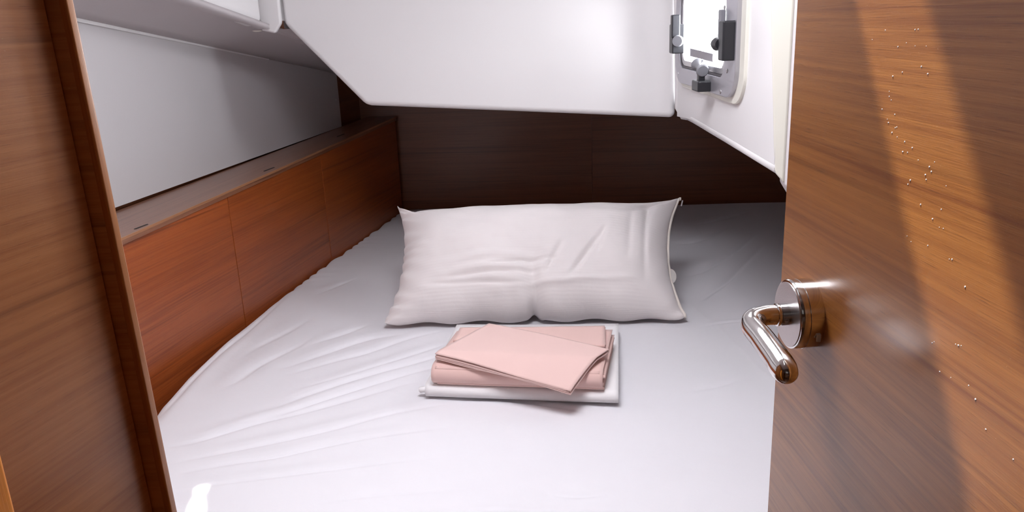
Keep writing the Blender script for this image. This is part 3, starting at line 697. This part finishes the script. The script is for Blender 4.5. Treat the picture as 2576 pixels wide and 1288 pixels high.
# ================================================================ FOLDED LINEN
def folded(root, quad, z0, h, mat, layers=4, jit=.003, name='cloth', wob=.002, seed=1, rnd=1.0):
    """stack of folded layers. quad: front-left, front-right, back-right, back-left (x,y). The outermost layer wraps round the front fold; the
    inner layers show at the right-hand edge."""
    rnd_ = random.Random(seed); q = [Vector((p[0], p[1], 0)) for p in quad]
    def P(s, t): return q[0].lerp(q[1], s).lerp(q[3].lerp(q[2], s), t)
    th = h / layers
    ns, nt_ = 40, 26
    ph = rnd_.uniform(0, 6)
    def wave(s, t): return wob * (math.sin(s * 5 + ph) + .6 * math.sin(s * 11 + t * 4 + ph * 2))
    # outer wrap: top, rounded front, bottom
    r = h / 2; prof = []
    for k in range(nt_ + 1): prof.append(('t', 1 - k / nt_))
    V = []; sec = []
    fdir = (q[0] - q[3]).normalized()
    def shell(inset, hh, zc, s0, s1, tback, nm, m_):
        V = []; F = []; rows = []
        rr_ = hh / 2; prf = []
        T_ = (q[3] - q[0]).length
        for k in range(16): prf.append((tback + (0 - tback) * k / 15, rr_ * 1.0, 'top'))
        rings = []
        tw = .0009
        def pt(s, dist, up_):   # dist from the front edge line (m), up_ relative height 0..1
            t = dist / T_
            b = P(s, t); w = wave(s, min(max(t, 0), 1)) * .5
            return Vector((b.x, b.y, z0 + zc + up_ + w * (up_ / max(h, 1e-6)) + wave(s, 0) * .15))
        prof2 = []
        for k in range(14): prof2.append((tback * T_ * (1 - k / 14) + (inset + rr_) * (k / 14), hh))
        for k in range(9):
            a = math.pi / 2 + math.pi * k / 8; prof2.append((inset + rr_ + rr_ * math.cos(a) * rnd, rr_ + rr_ * math.sin(a)))
        for k in range(1, 8): prof2.append((inset + rr_ + (tback * T_ - inset - rr_) * k / 7, 0.0))
        n2 = len(prof2)
        for i in range(ns + 1):
            s = s0 + (s1 - s0) * i / ns
            for (dd, uu) in prof2: V.append(pt(s, dd, uu))
        for i in range(ns):
            for k in range(n2 - 1): a = i * n2 + k; F.append((a, a + 1, a + n2 + 1, a + n2))
        o = mesh_obj(nm, V, F, m_, root, smooth=True)
        sm = o.modifiers.new('th', 'SOLIDIFY'); sm.thickness = tw; sm.offset = -1
        return o
    shell(0, h, 0, 0, 1, 1, name, mat)
    k = 0; hh = h - .0022; ins = .0055
    T_ = (q[3] - q[0]).length; Wd = (q[1] - q[0]).length
    for li in range(layers - 1):
        lh = (h - .003) / (layers - 1)
        e = rnd_.uniform(-jit, jit * .6); e0 = rnd_.uniform(0, jit)
        shell(ins + .0012 * (li % 2), lh * .92, .0014 + li * lh, e0 / Wd * 1.0 + .004, 1 + e / Wd, .985 - rnd_.uniform(0, .01), 'fold_layer', mat)
a, b, c, d = at_z(1070, 1003, BED + .004), at_z(1556, 1021, BED + .004), at_z(1556, 822, BED + .022), at_z(1150, 826, BED + .022)
st = empty('folded_sheet', (0, 1.4, BED)); tag(st, 'folded white cotton sheet lying at the bottom of the linen pile', 'sheet')
folded(st, [a, b, c, d], BED + .004, .026, M_fold, layers=3, seed=3, wob=.0016)
tube('rolled_corner', smooth_path([a + Vector((-.010, .018, .010)), a + Vector((-.004, .016, .012)), a + Vector((.012, .016, .012))], 4), [.006] * 8 + [.006], M_fold, st, n=12)
zt1 = BED + .031
a, b, c, d = at_z(1086, 972, zt1), at_z(1516, 988, zt1), at_z(1541, 834, zt1 + .036), at_z(1150, 836, zt1 + .036)
PA, PB = a.copy(), b.copy()
st = empty('folded_sheet', (0, 1.45, zt1)); tag(st, 'thick folded pink sheet in the middle of the linen pile', 'sheet')
folded(st, [a, b, c, d], zt1, .040, M_pink, layers=6, jit=.010, seed=5, wob=.001)
zt2 = zt1 + .043
# aligned part of the top pillowcase
a, b, c, d = at_z(1140, 862, zt2), at_z(1522, 876, zt2), at_z(1521, 819, zt2 + .006), at_z(1158, 824, zt2 + .006)
st = empty('folded_pillowcase', (0, 1.5, zt2)); tag(st, 'pink pillowcase folded square beneath the skewed one on the linen pile', 'pillowcase')
folded(st, [a, b, c, d], zt2, .006, M_pink, layers=2, jit=.003, seed=8, wob=.0006)
zt3 = zt2 + .0075
a, b, c, d = at_z(1095, 900, zt3), at_z(1435, 977, zt3 - .02), at_z(1532, 884, zt3 + .003), at_z(1230, 815, zt3 + .006)
st = empty('folded_pillowcase', (0, 1.5, zt3)); tag(st, 'pale pink pillowcase lying askew on top of the linen pile, one corner drooping', 'pillowcase')
# skewed top piece: sheets that droop over the front edge
def droop(root, quad, z0, th, mat, n=3):
    q = [Vector((p[0], p[1], 0)) for p in quad]
    rg = random.Random(4)
    for li in range(n):
        V = []; F = []; ns = 40; e1 = rg.uniform(-.004, .002) * (li > 0 and li < n - 1 or 0); zoff = th * (n - 1 - li) / n
        for i in range(ns + 1):
            for j in range(ns + 1):
                s, t = i / ns, j / ns
                s_ = s * (1 + e1 * 9) if li else s
                P = q[0].lerp(q[1], s_).lerp(q[3].lerp(q[2], s_), t)
                # support ends at the front edge of the thick sheet
                fr_ = pe0.lerp(pe1, min(max((P.x - pe0.x) / (pe1.x - pe0.x), 0), 1))
                Tt = min(max((P.x - PA.x) / (PB.x - PA.x), 0), 1); dfr = P.y - PA.lerp(PB, Tt).y; over = max(0, .030 - dfr)
                sup = zt1 + .020 + (math.sqrt(max(0, .020 ** 2 - (.020 - dfr) ** 2)) if 0 <= dfr < .020 else (.020 if dfr >= .020 else -.02)) + .004
                z = max(z0 + zoff - over * .30 - over * over * 1.5, sup + zoff) + .0012 * math.sin(s * 7 + li) * (1 - t) + (.0025 * math.sin(s * 3.1) * t if li == 0 else 0)
                z += .004 * (1 - s) * (1 - t) * (li == 0)
                V.append(Vector((P.x, P.y, z)))
        for i in range(ns):
            for j in range(ns): k = i * (ns + 1) + j; F.append((k, k + 1, k + ns + 2, k + ns + 1))
        o = mesh_obj('pillowcase_top' if li == 0 else 'fold_layer', V, F, mat, root, smooth=True)
        sm = o.modifiers.new('th', 'SOLIDIFY'); sm.thickness = .0016; sm.offset = 0
pe0, pe1 = at_z(1086, 905, zt2), at_z(1516, 925, zt2)
droop(st, [a, b, c, d], zt3 + .001, .008, M_pink2, 4)
# rounded fold along the near left edge of the skewed pillowcase
